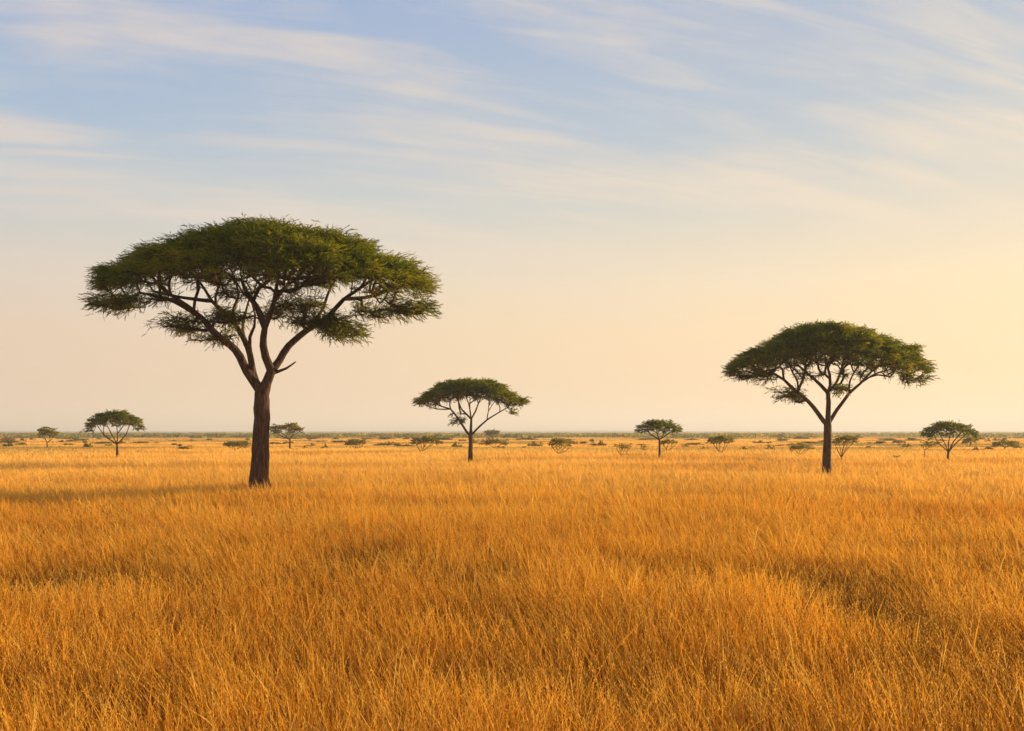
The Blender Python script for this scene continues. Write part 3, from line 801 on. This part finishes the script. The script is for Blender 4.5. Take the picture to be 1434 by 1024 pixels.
# --- shrubs: four forms, copied
def shrub_mesh(seed, w, h, dens=70, pal=HZ1):
    rg = np.random.default_rng(seed)
    pads = []
    off = rg.normal(0, 0.3, 2)
    for k in range(20):
        a = rg.uniform(0, 6.28); q = math.sqrt(rg.random()) * 0.95
        hl = math.sqrt(max(0.05, 1 - q * q)) * (0.7 + 0.6 * math.sin(a * 2 + seed) * 0.5 + rg.uniform(-.25, .25))
        z = h * max(0.10, hl * rg.uniform(0.35, 1.0)) * 0.9
        pads.append((np.array([math.cos(a) * q * w / 2 + off[0] * w * .1, math.sin(a) * q * w / 2, z]), w * rg.uniform(.06, .16), h * rg.uniform(.10, .22), q, 1.0))
    V, Fq, C = leaves(pads, rg, dens * 14 / (w * w) * 4, w * 0.10, w * 0.020, np.array([0, 0, 0.0]), w / 2, pal)
    sk = Skel()
    b = sk.add((0, 0, -0.05), -1, 0.05 * w / 2, True)
    for p, r, t_, q, _ in pads:
        m = sk.add(p * np.array([.4, .4, .5]), b); e = sk.add(p, m)
        for k in range(2): sk.add(p + rg.normal(0, 1, 3) * r * .6, e)
    sk.finish(0.012 * w / 2)
    V2, F2 = tubes(sk, sk.chains(), 6, minr=0.008 * w)
    return V, Fq, C, V2, F2
def make_shrub(seed, w, h, pal, name='shrub'):
    V, Fq, C, V2, F2 = shrub_mesh(seed, w, h, pal=pal)
    root = empty(name, (0, 0, 0))
    mesh_obj('foliage', V, Fq, mat_leaf, root, col=C)
    mesh_obj('stem', V2, F2, mat_bark, root, smooth=True)
    return root
TAN = (np.array([0.16, 0.12, 0.04]), np.array([0.24, 0.17, 0.06]), np.array([0.34, 0.23, 0.08]))
RED = (np.array([0.14, 0.05, 0.02]), np.array([0.22, 0.08, 0.03]), np.array([0.30, 0.12, 0.04]))
protos = [make_shrub(101, 2.0, 1.1, HZ1), make_shrub(102, 2.0, 0.8, HZ1), make_shrub(103, 2.0, 1.4, HZ1), make_shrub(104, 2.0, 0.7, TAN), make_shrub(105, 2.0, 1.1, RED)]
used = [False] * 5
def put_shrub(k, px, py, wpx, hpx, label, group, rz):
    d = dist_of(py); s = d / F
    if not used[k]:
        r = protos[k]; used[k] = True
    else:
        r = protos[k].copy(); sc.collection.objects.link(r)
        for ch in list(protos[k].children):
            c = ch.copy(); sc.collection.objects.link(c); c.parent = r
    X = (px - CX) * s
    r.location = (X, d, float(ground_z(X, d)) + (0.25 if d < 100 else 0.10))
    hh = (1.1, .8, 1.4, .7, 1.1)[k]
    sx_ = wpx * s / 2.0
    r.scale = (sx_, sx_, hpx * s / hh)
    r.rotation_euler = (0, 0, rz)
    tag(r, label, 'shrub', group)
    return r
GS = 'low shrubs scattered on the plain'
SH = [(0, 11, 626, 14, 9, 'low shrub at the very left edge of the plain'),
      (3, 96, 624, 14, 4, 'tan shrub patch between the far left tree and the small left acacia'),
      (1, 124, 627, 13, 8, 'dark leaning shrub left of the small left acacia trunk'),
      (1, 258, 630, 20, 7, 'low dark shrub alone in the grass right of the small left acacia'),
      (3, 246, 624, 12, 4, 'tan shrub behind the lone dark shrub at left'),
      (0, 372, 627, 10, 6, 'small shrub touching the right of the low wide bushy tree'),
      (2, 388, 630, 8, 4, 'tiny shrub at the foot of the round-topped tree'),
      (1, 413, 630, 14, 3.5, 'flat shrub right of the stem of the round-topped tree'),
      (0, 455, 628.5, 11, 7, 'small green shrub right of the round-topped tree'),
      (1, 469, 643, 26, 7, 'nearest low brown-green shrub in the grass right of the largest trunk'),
      (0, 427, 628, 9, 4, 'little shrub between the round-topped tree and the small green shrub'),
      (0, 543, 625, 12, 7, 'shrub left of the small wide tree behind the middle acacia'),
      (3, 556, 624, 11, 4, 'tan shrub next to the shrub left of the middle acacia'),
      (0, 640, 627, 16, 8, 'shrub just left of the middle acacia trunk'),
      (1, 703, 629, 16, 6, 'dark shrub right of the low bushy tree by the middle acacia'),
      (1, 733, 628, 10, 4, 'small dark shrub at the right end beyond the middle acacia'),
      (0, 750, 626, 22, 8, 'wide shrub touching the left of the bushy rounded tree'),
      (3, 815, 622, 16, 5, 'tan shrub right of the bushy rounded tree'),
      (0, 838, 625, 24, 8, 'broad green shrub left of the many-stemmed tree'),
      (2, 960, 627, 12, 8, 'upright shrub right of the leaning small tree'),
      (1, 899, 648, 16, 4, 'flat tawny shrub in the grass left of the small neat acacia foot'),
      (0, 1042, 631, 12, 5, 'small shrub right of the flat-topped slanting tree'),
      (1, 1052, 629, 11, 5, 'second small shrub right of the flat-topped slanting tree'),
      (0, 1078, 630, 18, 8, 'rounded shrub midway between the slanting tree and the right large trunk'),
      (4, 1148, 647, 7, 6, 'small reddish mound against the left of the right large trunk'),
      (1, 1257, 640, 15, 7, 'dark low shrub alone in the grass right of the right large tree'),
      (3, 1218, 628, 12, 4, 'tan shrub right of the wide fan-stemmed tree'),
      (4, 1366, 632, 9, 5, 'reddish shrub right of the broad low acacia'),
      (1, 1385, 631, 11, 5, 'dark shrub between the reddish shrub and the far right tree'),
      (0, 1270, 627, 14, 6, 'shrub in the belt left of the thin small tree'),
      (2, 1425, 629, 12, 8, 'shrub cut by the right edge of the view'),
      (0, 987, 630, 12, 6, 'shrub at the left foot of the flat-topped slanting tree'),
      (3, 1340, 646, 18, 4, 'flat tan tussock right of the broad low acacia foot')]
for i, (k, x, y, w, h, lab) in enumerate(SH):
    put_shrub(k, x, y, w, h, lab, GS, i * 1.7)
rr = random.Random(5)
for i in range(125):
    y = rr.choice([615.5, 616.5, 617.5, 618.5, 619.5, 621, 622, 624, 625.5]) + rr.uniform(-.6, .6)
    x = rr.uniform(-30, 1464)
    k = rr.choice([0, 1, 2, 3, 1, 3])
    put_shrub(k, x, y, rr.choice([6, 9, 13, 20, 30]) * rr.uniform(.8, 1.2), rr.uniform(2.5, 5.5), ('tiny tan-brown shrub in the distant belt of bushes below the horizon' if k == 3 else 'tiny olive shrub in the distant belt of bushes below the horizon'), ('tan shrubs in the distant belt' if k == 3 else 'olive shrubs in the distant belt'), rr.uniform(0, 6.28))

# --- far scrub that reads as one mass
def scrub():
    rg = np.random.default_rng(77)
    n = 9000
    d = np.exp(rg.uniform(math.log(270), math.log(2600), n)); x = d * rg.uniform(-0.62, 0.62, n)
    keep = fbm(x / 60 + 5, d / 110 + 9, 3) > 0.44
    x = x[keep]; d = d[keep]; n = len(x)
    hh = rg.uniform(0.6, 1.5, n) * (1 + 0.9 * sstep(600, 2200, d)); ww = hh * rg.uniform(1.5, 4.5, n)
    m = 26
    a = rg.uniform(0, 6.28, (n, m)); q = np.sqrt(rg.random((n, m)))
    X = x[:, None] + np.cos(a) * q * ww[:, None] / 2; Y = d[:, None] + np.sin(a) * q * ww[:, None] / 2
    Z = 0.4 + hh[:, None] * (0.25 + 0.7 * np.sqrt(1 - q * q) * rg.uniform(.5, 1, (n, m)))
    P = np.stack([X, Y, Z], -1).reshape(-1, 3); N_ = len(P)
    sz_ = np.repeat(hh * 0.34, m)[:, None]
    D = rg.normal(0, 1, (N_, 3)); D /= np.linalg.norm(D, axis=1)[:, None]
    S = rg.normal(0, 1, (N_, 3)); S -= D * (S * D).sum(1)[:, None]; S /= np.linalg.norm(S, axis=1)[:, None]
    V = np.stack([P - D * sz_, P - S * sz_ * .6, P + D * sz_, P + S * sz_ * .6], 1).reshape(-1, 3)
    c = np.repeat(HZ1[0] + (HZ1[2] - HZ1[0]) * rg.random((n, 1)), m * 4, 0)
    o = mesh_obj('far_scrub', V, np.arange(N_ * 4).reshape(-1, 4), mat_leaf, col=c)
    tag(o, 'grey-green far scrub covering the plain up to the horizon', 'scrub', kind='stuff')
scrub()

# ------------------------------------------------------------------ haze
def haze():
    m, t, o = newmat('haze_air')
    v_ = t.nodes.new('ShaderNodeVolumePrincipled')
    v_.inputs['Color'].default_value = (0.93, 0.90, 0.86, 1)
    v_.inputs['Density'].default_value = 0.00055
    v_.inputs['Anisotropy'].default_value = 0.15
    t.links.new(v_.outputs[0], o.inputs['Volume'])
    x, y0, y1, z0, z1 = 13500, -13500, 13500, -1.6, 75
    V = np.array([(-x, y0, z0), (x, y0, z0), (x, y1, z0), (-x, y1, z0), (-x, y0, z1), (x, y0, z1), (x, y1, z1), (-x, y1, z1)], float)
    Fq = np.array([(0, 3, 2, 1), (4, 5, 6, 7), (0, 1, 5, 4), (1, 2, 6, 5), (2, 3, 7, 6), (3, 0, 4, 7)])
    ob = mesh_obj('haze', V, Fq, m)
    tag(ob, 'warm evening haze over the plain', 'haze', kind='stuff')
haze()
